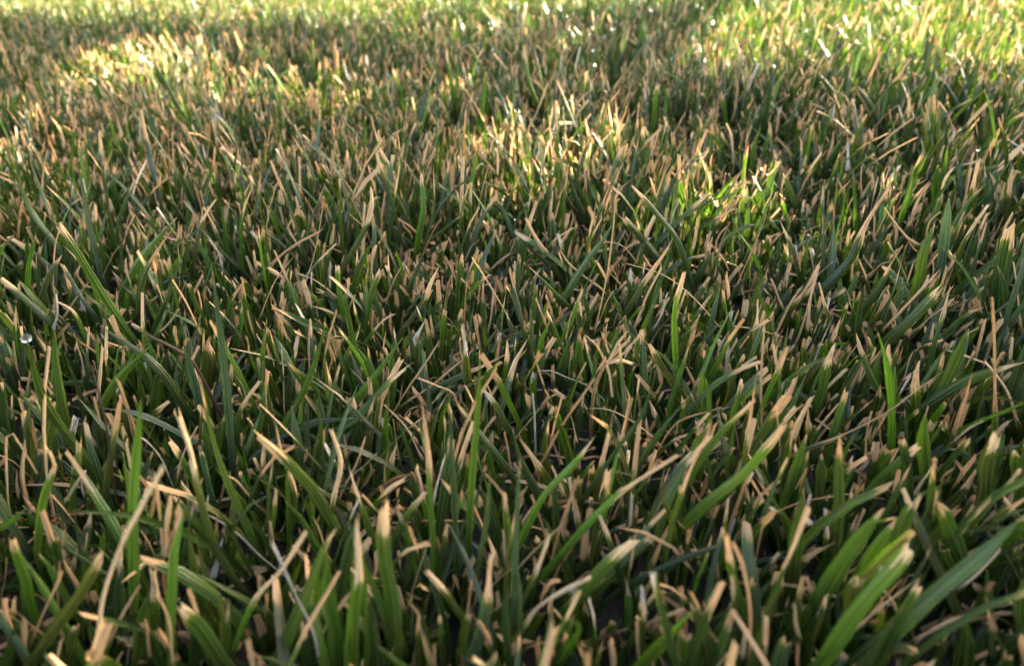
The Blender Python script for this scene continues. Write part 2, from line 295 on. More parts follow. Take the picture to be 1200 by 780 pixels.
# ------------------------------------------------------------------ blades read off the photograph
# each line: kind, width, share of dry tip; outline from foot to tip; * marks a landmark (short name ; label)
# coordinates: quarter pixels inside a tile whose corner is given by the heading
TRACED = """
@0,195
b 28 0 | 330,480 260,360 190,270 130,170 90,70 62,-30 | *blue-grey arching blade; long glossy blue-grey blade arching up to the upper left edge
r 22 1 | 80,360 82,240 95,170 118,140 | orange-tan hooked strip against the blue-grey arching blade
d 28 1 | 245,600 242,400 262,280 | *flat tan strip; upright flat tan strip near the left edge, right of the hooked strip
o 30 .12 | 165,680 215,520 262,440
v 28 .1 | 135,650 155,450 190,295
g 32 .18 | 270,760 130,630 10,525
g 40 .1 | 620,810 470,570 380,390 310,250 | *long left-leaning blade; long broad green blade leaning left with a ragged pinkish tip
b 36 0 | 490,540 430,280 390,100 352,-20 | long grey-green blade rising behind the long left-leaning blade
g 40 .05 | 530,660 620,490 720,360 840,225 | *broad right-arching blade; broad green blade arching right, left of the bent straw hook
r 34 .42 | 645,730 665,560 700,460 812,285 | blade with long orange tip tucked under the broad right-arching blade
d 18 1 | 475,530 530,410 592,340
g 22 .12 | 535,370 570,210 630,60
c 14 1 | 842,560 843,430 838,360 870,342 910,335 | *bent straw hook; thin straw stem bent sharply over to the right like a hook
r 26 1 | 945,800 890,650 825,520
g 30 .3 | 1050,780 1100,620 1160,520
o 26 .35 | 900,490 930,280 995,165
g 26 .33 | 1140,500 1130,260 1175,100
g 30 0 | 725,760 790,590 835,450
w 12 .6 | 1060,610 1030,470 990,390 915,315 | thin whitish straw leaning left, right of the bent straw hook
w 20 .9 | 245,780 260,690 245,605
d 26 .5 | 390,780 340,680 255,635
b 26 .1 | 440,700 350,600 270,490
c 26 .9 | 745,790 800,730 855,655
d 24 .8 | 690,200 705,150 668,65
n 34 .05 | 915,180 880,80 850,-10
o 24 .2 | 850,240 810,180 778,135
d 20 .9 | 1050,110 1052,60 1055,0
g 24 .1 | 545,200 545,100 545,10
n 28 0 | 1110,470 1060,420 980,310
g 24 .1 | 15,520 60,490 105,450
@300,195
r 27 .72 | 0,545 90,440 190,370 300,318 | *orange-tipped bent blade; blade bending right into a long orange tip, right of the bent straw hook
d 28 .9 | 15,720 90,540 190,400 | straw-coloured double blade under the orange-tipped bent blade
c 16 1 | 210,620 270,420 300,270 312,180 294,150 | thin twisting pale straw crossing the orange-tipped bent blade
v 34 .12 | 405,700 380,590 368,485 | *ragged bright blade; short bright green blade with a ragged pinkish cut top
c 15 .9 | 385,630 280,550 185,520
o 40 .32 | 380,540 470,380 550,220 550,110 | olive blade with a thin twisted dry tip, above the ragged bright blade
g 26 .05 | 410,450 400,260 397,130
v 34 .15 | 755,380 780,200 768,45
o 18 .3 | 785,390 830,200 828,0
o 30 .42 | 670,790 780,640 862,460
g 40 .1 | 525,760 535,600 582,495
c 20 1 | 1200,740 1110,570 1010,405 | thin pale straw leaning left, below the dark green pointed blades
g 32 .15 | 940,670 955,520 970,400
n 24 0 | 730,370 650,300 580,240
g 22 .15 | 810,350 890,290 972,230
d 22 1 | 610,630 640,530 680,455
c 26 .8 | 535,790 600,720 652,690
o 28 .4 | 450,780 370,700 250,660
r 24 1 | 180,690 260,640 325,610
g 22 0 | 866,470 868,370 866,270
d 20 1 | 725,530 720,450 720,380
r 28 1 | 785,400 830,310 868,240
b 16 .2 | 235,460 250,300 332,65
b 18 0 | 900,280 905,120 908,-10
n 28 .04 | 1210,260 1130,200 1050,150
d 26 .9 | 745,250 750,190 770,145
d 30 1 | 1110,470 1150,430 1190,390
d 40 1 | 1090,780 1110,700 1120,620
d 30 1 | 920,400 915,360 905,320
d 34 1 | 985,420 1010,370 1050,335
n 30 .03 | 690,640 740,520 790,410
g 26 .3 | 270,180 250,80 240,0
n 30 .1 | 240,460 160,330 55,165
@600,195
n 38 .14 | 840,560 770,350 690,240 555,85 | *left-leaning dark blade; dark green blade leaning left to a thin pinkish tip above the pinkish straw
g 34 .2 | 650,390 760,270 830,200 912,125
b 40 0 | 250,620 350,450 430,350 492,235 | *blue-green crossing blade; broad blue-green blade crossing behind an upright tan stem
r 22 1 | 395,740 450,500 480,300 490,165 | upright tan stem crossing in front of the broad blue-green blade
d 20 1 | 610,490 540,390 480,355 385,360 | thin tan strip arching left over the blue-green crossing blade
d 36 .6 | 545,660 620,540 752,330
d 28 1 | 575,740 640,600 705,490
c 22 1 | 970,750 850,620 720,530 540,485 | *pinkish straw; long pinkish straw leaning left from a split brown stem
v 34 .2 | 765,1000 755,780 755,640 788,460 | *vivid straight blade; tall vivid green upright blade with a cream tip near the centre
v 32 .2 | 245,800 290,680 332,580
b 26 0 | 975,400 1010,350 1080,310 1180,285 | grey-blue blade arching right, right of the left-leaning dark blade
r 24 1 | 1035,600 1120,420 1195,245
d 26 1 | 995,460 960,380 985,320 1012,292
n 38 .05 | 855,540 900,470 955,400
d 22 1 | 788,370 800,290 825,225
d 22 .7 | 838,440 860,330 872,240
w 26 .9 | 655,780 700,700 737,605
d 24 1 | 410,570 280,470 220,380
d 28 .6 | 220,510 120,340 60,230
n 34 0 | 190,490 120,420 40,330
b 30 0 | 525,240 570,120 612,-20
n 40 .1 | 690,430 600,330 520,230
n 34 0 | 345,270 310,150 262,15
g 26 .25 | 260,650 170,560 70,450
g 20 .1 | -5,300 40,230 80,175
d 34 1 | 165,780 140,700 110,620
c 20 1 | 415,700 440,620 470,560
d 16 1 | 520,650 520,580 460,510
d 18 1 | 1112,570 1115,450 1110,350
c 18 1 | 1070,530 1040,450 995,425
v 16 0 | 922,700 925,650 920,600
d 22 1 | 160,350 150,260 138,180
n 30 .05 | 370,770 345,650 330,560
r 30 .6 | 960,80 975,40 950,60
@900,195
n 48 .5 | 255,580 380,440 450,300 510,190 575,92 | *tall brown-tipped blade; tall dark blade leaning right into a long pinkish-brown tip, right side
d 18 1 | 470,260 550,80 592,-5
b 50 0 | 805,480 840,320 876,160 | *broad blue-grey blade; broad upright blue-grey pointed blade, upper right
v 30 0 | 625,250 670,130 692,15 | sunlit bright green blade left of the broad blue-grey blade
v 36 0 | 782,190 775,90 762,-20
v 30 .5 | 735,310 800,200 840,80 890,10
d 34 1 | 655,300 690,180 745,75
d 20 1 | 735,380 735,260 785,195
d 26 .8 | 745,400 640,330 530,180
g 50 .08 | 690,580 720,430 802,280
d 26 1 | 560,740 680,600 795,465 | *straight leaning straw; long straight straw leaning right below the broad blue-grey blade
g 46 .2 | 610,770 720,660 800,572 | green blade with a square tan end under the straight leaning straw
d 26 1 | 680,790 760,700 870,620
g 34 .35 | 830,780 910,700 992,640
o 28 .5 | 885,490 905,400 960,300 1042,190
d 30 .5 | 1108,260 1130,130 1167,8
n 46 .15 | 1055,620 1090,440 1130,280 | dark green blade with frayed orange top at the right edge
n 34 0 | 1135,720 1110,560 1095,470
d 34 1 | 155,790 210,650 266,500
d 20 1 | 202,780 225,690 246,605
d 34 1 | 125,650 170,560 222,435
d 28 1 | 55,750 100,640 147,530
d 24 .6 | 302,750 280,660 262,575
n 36 0 | 445,660 500,560 565,455
r 24 1 | 465,520 510,450 578,420
d 20 1 | 330,790 380,700 410,640 365,570
d 24 1 | 68,680 30,590 -5,510
r 30 1 | 338,410 335,340 340,250
o 26 .3 | 155,530 120,380 68,260
b 14 .2 | -40,310 0,280 80,258 225,270
d 30 1 | 498,380 500,300 510,235
g 36 .1 | 905,550 1000,460 1078,400
r 20 1 | 1035,360 1060,290 1080,220
g 18 .5 | 875,220 910,150 936,95
n 40 .03 | 418,790 430,640 442,540
w 14 1 | 230,780 245,740 282,733
d 18 1 | 1190,790 1190,600 1192,480
d 20 .9 | 1190,230 1170,170 1150,130
n 30 .1 | 130,200 110,120 80,40
g 22 .05 | 410,300 405,150 395,20
r 22 .9 | 130,160 165,80 215,0
d 22 .9 | 200,130 205,100 205,60
d 24 .9 | 440,150 440,70 445,0
@0,390
g 44 0 | 440,640 300,440 210,250 172,-20 | *dew-drop blade; long green blade bending left up to a dew drop, left side
g 46 0 | 310,430 265,220 225,10 | broad green blade standing right of the dew-drop blade
g 26 .15 | 440,235 250,245 150,240 60,240 | green stem lying flat across the foot of the dew-drop blade
c 30 1 | 35,800 28,560 35,475 70,490 165,660 | *folded pale strip; pale tan strip folded over like an upturned V at the left edge
v 44 .28 | 175,1000 210,780 250,650 265,590 238,500
v 44 .2 | 340,780 360,640 355,545
c 38 .85 | 315,800 380,690 442,598 | split pale blade leaning right, right of the folded pale strip
c 40 .9 | 475,330 490,170 507,30
c 30 .8 | 415,230 405,120 390,28
r 50 .72 | 670,560 640,420 625,330 600,180 | *square pink stub; flat pinkish dead blade with a square frayed white top
v 62 0 | 615,1320 605,980 590,680 618,375 | *blurred bright blade; tall blurred bright green upright blade, lower left foreground
r 34 .3 | 485,780 515,560 537,340
k 34 1 | 550,780 480,460 420,280 358,160 | *blackened stem; blackened dead stem leaning left through the left foreground
g 44 0 | 465,370 560,220 742,15
g 56 .17 | 1210,1010 1110,780 1020,570 960,360 930,225 | *tan-tipped broad blade; broad green blade leaning left to a squared tan tip
b 46 .05 | 1085,620 1060,330 1025,60 980,-285 | *tall pale blade; tall pale blue-green tapering blade, centre left
o 48 .35 | 978,220 985,100 985,15
c 52 .35 | 1100,1150 1000,980 930,760 870,580 798,408 | long blade leaning left with half-yellowed end, beside the tan-tipped broad blade
c 28 .8 | 810,720 850,580 908,478
b 40 .1 | 1010,790 975,640 953,530
w 24 1 | 810,720 760,590 690,510 632,475 | curved grey-white dead strip right of the blurred bright blade
g 30 .4 | 1020,560 1060,370 1108,268
g 30 .5 | 1085,500 1120,380 1205,265
d 26 1 | 1210,790 1130,660 1068,608
g 60 .1 | 165,660 190,480 190,362
d 14 1 | 685,510 715,440 737,405
o 40 .3 | 655,480 740,380 802,318
d 36 1 | 930,310 890,210 860,160
b 34 0 | 930,500 700,350 520,300
n 40 0 | 870,360 760,180 600,50 480,-45
w 24 1 | 1165,310 1140,200 1118,150
k 32 1 | 1030,360 930,150 830,50 640,-60 | *dark brown blade; dark brown rotting blade lying diagonally with a pale end
n 50 0 | 110,560 60,440 20,400
n 40 .1 | 40,480 40,330 35,200
d 30 1 | 0,200 10,100 5,20
b 30 0 | 100,200 95,120 92,50
d 50 1 | 85,720 75,640 70,570
o 40 .2 | 380,520 370,470 365,420
g 40 0 | 720,330 725,250 732,180
d 26 .9 | 735,130 728,100 728,65
@300,390
v 50 0 | 1000,1010 1010,780 1030,500 1047,140 | *tall pointed blade; tall bright green pointed blade standing alone at centre
b 46 0 | 945,1100 930,780 910,560 905,325 | blue-green upright blade just left of the tall pointed blade
v 50 .42 | 840,1060 820,760 810,600 768,345 | *orange-pointed blade; bright green blade with a long pointed orange tip
c 40 .62 | 340,970 365,780 402,600 358,422 | *cream wavy blade; upright cream dead blade with a slight wave, left of the orange-pointed blade
g 52 .18 | 320,500 480,380 620,230 716,158 | *square-tipped blade; broad green blade leaning right to a squared tan tip, centre left
g 44 0 | 440,350 570,180 695,-10
r 32 1 | 655,360 740,230 862,58 | orange straw leaning right past the square-tipped blade
d 27 1 | 975,390 945,310 925,265 860,232 757,182 | *curled straw; curled tan straw twisting left, above the tall pointed blade
d 26 .9 | 690,340 830,240 965,118
b 38 .45 | 790,280 980,170 1190,50
d 36 1 | 790,600 700,440 608,342
o 36 .3 | 525,580 525,450 547,342
d 40 1 | 410,720 480,580 512,490
c 24 1 | 435,690 500,640 567,582
v 36 .6 | 610,680 650,560 668,478
r 22 1 | 685,620 660,500 645,388
g 50 .04 | 90,520 230,280 300,60 318,-60
g 44 0 | 285,700 320,480 298,235
d 40 .55 | 160,980 185,780 110,590 68,448
d 22 1 | 62,470 45,300 45,185
b 36 0 | 252,560 245,400 245,295
c 24 1 | 128,350 120,230 103,122
o 24 .4 | 370,690 200,470 130,380 45,275
k 50 .5 | 370,780 250,690 162,618 | *brown cut stem; thick brown blunt-cut stem leaning left, left of the cream wavy blade
d 28 1 | 550,300 500,210 448,142
w 40 .3 | 1210,490 1130,380 1052,278 | leaf with white tip leaning left, right of the tall pointed blade
n 50 .15 | 1230,720 1060,520 935,365
c 34 .5 | 1175,230 1175,100 1178,-10
c 44 .6 | 560,800 640,700 716,648
o 30 .4 | 815,500 850,390 903,322
n 34 0 | 770,190 720,90 705,-10
r 26 1 | 345,190 380,80 422,0
d 28 1 | 250,140 250,40 250,-40
d 50 1 | 205,660 235,580 240,528
d 30 1 | 1060,590 1080,530 1118,470
d 36 1 | 1190,600 1180,540 1165,480
d 30 1 | 610,740 600,640 625,540
@600,390
n 36 0 | 330,790 480,560 600,380 672,145 | *dark arching blade; long dark green pointed blade rising to the right, centre right
n 40 .04 | 550,700 700,460 830,292 | dark green blade parallel to and right of the dark arching blade
v 38 .15 | 720,410 760,280 842,85
v 52 .14 | 30,1000 150,780 280,650 388,510 | *white-tipped bright blade; bright green blade leaning right to a white tip, centre foreground
v 58 .34 | 150,1150 290,980 430,840 560,730 792,588 | *fat cream-tipped blade; long bright green blade leaning right into a fat cream tip
g 50 .45 | 700,1110 740,870 830,580 890,440 907,345 | blade with upright cream tip, right of the fat cream-tipped blade
r 36 1 | 690,540 720,490 800,420 988,368 | cream-orange strip arching right above the fat cream-tipped blade
r 40 1 | 130,600 230,400 366,168 | *long orange straw; long orange straw leaning right beside the forked straw shoot
d 24 1 | 0,500 80,390 182,258
g 34 .3 | 820,385 950,260 1080,200 1195,168
d 30 1 | 1175,470 1180,270 1185,150 1205,-20
c 24 1 | 660,500 560,430 450,393 322,408 | curved pale straw arching left in front of the forked straw shoot
v 40 .14 | 1020,520 1060,390 1102,265
g 34 .03 | 1015,670 1050,560 1075,455
v 60 .2 | 780,920 920,780 1070,640 1200,470 1252,385 | *thick right-leaning blade; thick bright green blade leaning right with a tan end, right foreground
n 60 0 | 140,800 60,640 -5,490
d 44 .6 | 200,720 90,560 28,445
w 34 1 | 112,530 110,400 100,300
c 26 1 | 268,200 275,140 287,88
n 50 0 | 215,210 245,100 262,-10
o 50 .2 | 780,290 700,160 635,45
n 60 0 | 960,260 920,140 885,10
d 36 1 | 1013,220 1020,120 1062,38
o 32 .1 | 1005,310 1040,190 1087,93
w 22 1 | 360,265 250,225 190,205 120,212
o 30 .3 | 300,620 300,540 297,487
o 50 .1 | 540,720 500,640 478,568
d 20 1 | 870,660 930,590 1012,578
w 34 .9 | 790,790 830,700 882,618
g 36 .1 | 480,300 480,220 478,150
d 40 1 | 690,430 670,390 655,355
n 40 .05 | 640,780 560,640 470,590
@900,390
d 38 .86 | 180,550 340,490 560,390 720,280 858,198 | *long slanting straw; long tan straw slanting right across the right foreground
c 40 .95 | 830,515 920,410 1022,328 | cream straw leaning right, below the end of the long slanting straw
v 48 0 | 10,280 130,170 247,85
g 54 .28 | 220,370 280,190 312,78
v 42 0 | 575,480 570,300 545,130 505,-10 | tall bright green blade behind the long slanting straw
g 36 .25 | 545,330 490,180 458,65
g 54 0 | 745,370 840,200 945,-10
g 54 .3 | 780,325 950,220 1080,160 1210,122 | green blade reaching right to a tan tip behind the tall tan post
c 26 1 | 1030,155 910,95 793,52
r 40 .88 | 1060,440 1045,290 1035,150 1020,0 993,-218 | *tall tan post; tall upright flat tan dead blade near the right edge
d 60 .6 | 680,350 690,250 702,168
d 46 .5 | 590,250 590,180 590,103
d 26 1 | 405,285 450,240 522,168
c 32 1 | 295,245 330,210 367,168
n 36 0 | 205,345 150,280 98,228
d 50 .7 | 195,490 190,410 185,338
d 28 .85 | 215,470 270,400 327,318
v 68 0 | 745,680 710,480 690,325 | broad bright green blade directly under the long slanting straw
c 26 1 | 732,495 740,420 752,353
g 54 .2 | 455,740 580,580 677,478
r 26 1 | 550,610 550,510 560,428
d 44 1 | 1180,460 1150,300 1078,198
d 44 1 | 1050,550 1110,490 1167,443
b 38 0 | 960,620 910,560 830,528 775,562 | *blue arched leaf; small blue-grey leaf arched over to the left, right foreground
d 54 .6 | 840,790 910,700 972,598
c 54 .8 | 680,800 730,720 782,662
g 62 .1 | 70,800 130,620 177,465
g 54 .13 | 120,800 160,660 192,545
v 36 .03 | 290,640 340,570 392,452
g 58 .1 | 310,780 350,680 407,598
d 36 1 | 445,600 455,450 460,343
o 90 .2 | 1010,800 1010,560 1022,408
g 80 .1 | 1150,820 1140,620 1130,520
d 24 1 | 630,200 650,120 675,55
n 50 .1 | 240,760 250,660 260,580
n 50 .1 | 650,760 640,620 600,470
@0,585
c 46 1 | 455,830 468,540 550,260 738,-105 | *long curved tan blade; long curved tan dead blade sweeping up right, lower left foreground
o 62 .12 | 140,780 330,520 450,300 492,228 | thick olive blade with tan tip, left of the long curved tan blade
v 50 .14 | 190,590 150,350 133,95
v 48 .0 | -60,190 0,130 90,60 162,-12
g 44 .05 | 345,500 270,310 208,205
d 42 1 | 150,680 240,480 322,295
r 50 .75 | 470,770 540,620 614,498
w 36 1 | 160,540 120,420 88,308
g 88 .14 | 1070,800 960,620 855,485 | broad green blade leaning left to a pinkish end, right of the tan cluster
g 54 0 | 1210,515 1040,400 865,297
g 44 .1 | 893,500 910,390 930,308
v 44 .5 | 1060,800 1150,580 1210,470 1310,370 1422,198
d 70 1 | 70,740 20,560 8,470
d 60 1 | 110,740 110,620 122,528
c 60 1 | 240,830 245,770 250,725
w 18 1 | 575,760 582,690 545,658
d 20 1 | 10,480 50,330 78,210
d 46 1 | 735,280 690,190 638,115
w 24 1 | 1215,280 1100,190 980,130 825,85 | thin white straw leaning left, above the broad pinkish-ended blade
c 58 .6 | 740,560 735,400 725,308
c 48 .9 | 815,790 812,520 778,318
d 48 .9 | 715,740 710,600 708,518
r 40 1 | 795,350 830,270 852,225
g 70 0 | 40,760 60,660 90,600
o 60 .1 | 330,790 350,660 380,560
g 70 .0 | 640,790 640,600 650,500
n 60 0 | 900,790 890,700 900,640
@300,585
w 38 1 | 305,800 270,640 190,480 110,320 62,238 | *bare white straw; bare whitish straw arching left in the lower foreground
c 36 .9 | 78,245 80,160 70,88
g 86 .12 | 85,760 200,500 290,290 365,195 | *broad ragged blade; broad blurred green blade with a ragged tan end, right of the bare white straw
g 78 0 | 385,790 350,500 333,255
g 40 0 | 402,640 395,500 406,415
v 62 .4 | 455,800 470,480 500,300 490,25 | *brown-tipped bright blade; bright green upright blade with a thin brown tip, bottom centre left
g 96 .14 | 655,800 620,500 580,250 563,105 | *thick white-topped blade; thick blurred green blade with a white top, bottom centre
g 54 .2 | 600,290 690,130 794,5
c 28 1 | 595,225 620,130 672,32
d 34 1 | 705,545 750,400 824,232
o 52 .4 | 975,560 890,420 798,306
b 80 .35 | 990,800 1070,560 1092,285 | *pale-topped thick blade; thick pale green blade with a whitish end, bottom centre
b 42 0 | 1030,350 1075,130 1097,-140
g 50 0 | 290,225 210,80 145,-30
c 24 1 | 325,245 290,150 258,95
b 36 .1 | 735,660 728,590 718,528
o 44 .3 | 755,790 750,690 750,608
d 50 1 | 840,790 840,700 835,638
r 40 1 | 970,680 985,560 1002,435
d 44 1 | 1100,500 1150,450 1184,405
c 36 1 | 1100,418 1150,375 1194,342
g 44 .2 | 872,720 865,560 866,438
d 56 1 | 100,800 40,700 -10,630
n 70 0 | 560,790 550,560 545,400
n 60 .05 | 1190,780 1170,560 1190,350
n 50 0 | 690,420 720,300 740,160
@600,585
c 58 .75 | 20,640 110,510 230,420 372,338 | *large cream slanting end; blurred blade slanting right with a large cream dry end, bottom centre
g 86 .08 | 400,450 560,330 694,262 | thick blurred green blade pointing right, above the bottom centre stubs
g 76 .25 | 280,500 450,300 568,186 | blurred green blade with ragged pale end, right of the large cream slanting end
g 68 .3 | 1080,540 1000,300 968,80 | *pinkish-tipped curved blade; green blade with pinkish pointed tip beside a thin tan strip
r 42 1 | 1110,740 1110,500 1070,300 1022,192 | *thin hanging strip; thin tan strip curving down beside the pinkish-tipped curved blade
b 46 .07 | 5,570 25,250 46,-105
d 42 1 | 25,320 150,200 273,102
c 42 .5 | 25,540 110,390 182,232
v 78 0 | 580,800 700,640 855,435
v 78 .14 | 780,800 800,700 802,595
d 54 1 | 815,470 750,390 688,358
n 44 0 | 600,390 850,300 1000,270 1195,222 | dark green blade lying flat, behind the pinkish-tipped curved blade
d 66 1 | 480,800 480,700 470,625
d 44 1 | 592,770 580,640 580,575
d 54 .6 | 462,570 460,510 450,455
d 54 .6 | 552,570 550,510 545,455
v 68 0 | 255,720 310,580 290,510 230,485
d 54 1 | 1090,530 1160,490 1235,448
c 66 .9 | 1075,800 1110,740 1132,685
d 36 1 | 295,350 320,300 347,265
o 50 .1 | 365,300 400,190 427,105
d 50 1 | 905,500 890,440 880,390
o 60 .1 | 920,790 900,680 850,560
@900,585
g 82 .05 | 165,600 300,330 400,150 505,-25 | *thick green blade; thick blurred green blade leaning right, lower right
v 68 .25 | 395,400 500,210 560,130 612,26 | bright green blade with a pale split tip, right of the thick green blade
g 74 .08 | 560,400 620,190 705,10
g 86 .12 | 930,360 850,180 778,-5
v 86 .08 | 230,800 450,540 620,380 718,285 | *bright broad blade; bright broad blade leaning right to a white tip, lower right
g 105 0 | 350,800 600,600 820,440 1030,300 1240,170 | *largest blurred blade; largest broad blurred green blade slanting to the right edge
c 54 .9 | 900,450 1040,360 1134,306
d 58 .9 | 650,665 800,550 935,465
g 86 .1 | 870,410 830,300 820,215
r 58 .6 | 110,345 200,250 294,172
c 54 .9 | 135,650 110,540 100,435
r 58 1 | 140,810 135,730 130,665
b 86 .1 | 25,800 40,700 62,615
o 78 .1 | 375,600 370,400 402,305
d 86 1 | 1165,810 1140,650 1130,545
g 58 .2 | 1050,790 1050,690 1050,615
b 30 0 | -20,245 100,215 205,225
d 50 1 | -70,510 0,480 58,448
c 44 .5 | -10,345 30,300 72,262
g 78 0 | 110,360 140,100 162,-60
n 90 0 | 900,790 900,640 880,520
n 80 .1 | 1190,650 1180,480 1200,330
n 60 0 | 300,700 270,560 300,480
"""
# upper band: half pixels
TRACED_FAR = """
@0,0
v 15 .2 | 1072,275 1060,200 1048,118 | tall sunlit blade standing up at the top centre, left of the dark shade
v 15 .2 | 945,245 930,190 918,163
v 15 .1 | 12,310 25,260 42,208 | sunlit green blade at the left edge, upper left
d 12 1 | 152,355 135,310 112,275
d 12 1 | 92,340 85,300 78,245
g 15 .1 | 735,180 733,140 732,90
d 12 .9 | 690,140 685,110 682,80
d 14 .9 | 545,130 540,105 533,78
n 16 0 | 430,270 400,220 372,160
g 14 .05 | 570,320 565,290 562,240
d 12 .8 | 600,360 592,330 585,295
@600,0
v 14 .2 | 62,250 42,190 30,112 | slender sunlit blade at the upper centre, bending left
c 12 .9 | 45,295 65,240 82,193
v 14 .1 | 328,310 335,250 341,200
v 12 .2 | 500,290 495,250 489,213
n 18 0 | 583,330 595,250 602,175 | tall dark green blade in the shaded band, upper right of centre
n 17 0 | 398,280 405,210 413,147
n 16 0 | 870,330 850,260 808,198
d 13 .4 | 925,370 925,290 920,198
v 14 0 | 562,395 570,340 581,296
v 14 .1 | 733,405 750,360 770,328
v 13 0 | 808,405 805,370 812,340
c 12 .9 | 520,395 515,330 500,290
r 14 .9 | 665,380 650,350 633,328
d 12 .9 | 513,290 525,230 527,178
g 13 .1 | 638,340 660,260 690,213
n 14 .1 | 1060,290 1030,220 1000,180
b 14 0 | 1110,350 1108,300 1110,250
n 14 0 | 800,200 815,160 830,110
n 14 .1 | 230,200 245,150 255,100
"""
# ------------------------------------------------------------------ the ground
def smooth_noise(x, y, s, ph):
    return (np.sin(x * s + ph) + np.sin(y * s * 1.17 + ph * 2.1) + np.sin((x * .8 + y * .6) * s * 1.9 + ph * 3.3) + np.sin((x * .6 - y * .9) * s * 2.7 + ph * .7)) / 4

def make_ground():
    xs = np.concatenate([[-250, -60, -15, -5], np.linspace(-2, 2, 41), [5, 15, 60, 250]])
    ys = np.concatenate([[-250, -60, -15, -4], np.linspace(-1, 3, 41), [6, 15, 60, 250]])
    vs_, fs = [], []
    for j, y in enumerate(ys):
        for i, x in enumerate(xs):
            near = math.exp(-(x * x + y * y) / 6)
            z = near * 0.0025 * float(smooth_noise(x, y, 17, 1.0)) - 0.002
            vs_.append((x, y, z))
    nx = len(xs)
    for j in range(len(ys) - 1):
        for i in range(nx - 1):
            fs.append((j * nx + i, j * nx + i + 1, (j + 1) * nx + i + 1, (j + 1) * nx + i))
    me = bpy.data.meshes.new('ground'); me.from_pydata(vs_, [], fs)
    me.polygons.foreach_set('use_smooth', [True] * len(fs))
    me.materials.append(M_SOIL)
    tag(link('ground', me), kind='structure')
make_ground()

# ------------------------------------------------------------------ wanted shade outline and sun patches that shape the added shrub
EDGE_X = [-600, -200, 0, 200, 350, 500, 650, 800, 1000, 1200, 1500, 1900]
EDGE_Y = [-4, 4, 12, 20, 25, 32, 42, 62, 80, 104, 140, 190]
PATCH = [(70, 84), (95, 58), (170, 36), (235, 38), (300, 58), (400, 72), (455, 92), (440, 118), (350, 108), (250, 98), (150, 94)]
FLECKS = [(14, 158, 46, 17), (545, 100, 34, 13), (612, 150, 44, 22), (660, 182, 34, 18), (705, 150, 20, 12), (838, 200, 32, 26), (893, 212, 36, 30),
          (1062, 205, 40, 15), (970, 200, 26, 14), (1130, 190, 22, 9), (1085, 285, 34, 10), (955, 262, 22, 10), (760, 215, 16, 9), (1180, 290, 20, 8)]
def in_poly(px, py, poly):
    inside = np.zeros(px.shape, bool)
    n = len(poly)
    for i in range(n):
        x0, y0 = poly[i]; x1, y1 = poly[(i + 1) % n]
        c = ((y0 > py) != (y1 > py)) & (px < (x1 - x0) * (py - y0) / ((y1 - y0) or 1e-9) + x0)
        inside ^= c
    return inside
def shaded(G):
    px, py, w = project(G)
    behind = G[:, 1] < 0.04
    s = py > np.interp(px, EDGE_X, EDGE_Y)
    s &= ~in_poly(px, py, PATCH)
    for fx, fy, rx, ry in FLECKS:
        s &= ((px - fx) / rx) ** 2 + ((py - fy) / ry) ** 2 > 1.5
    return s | behind

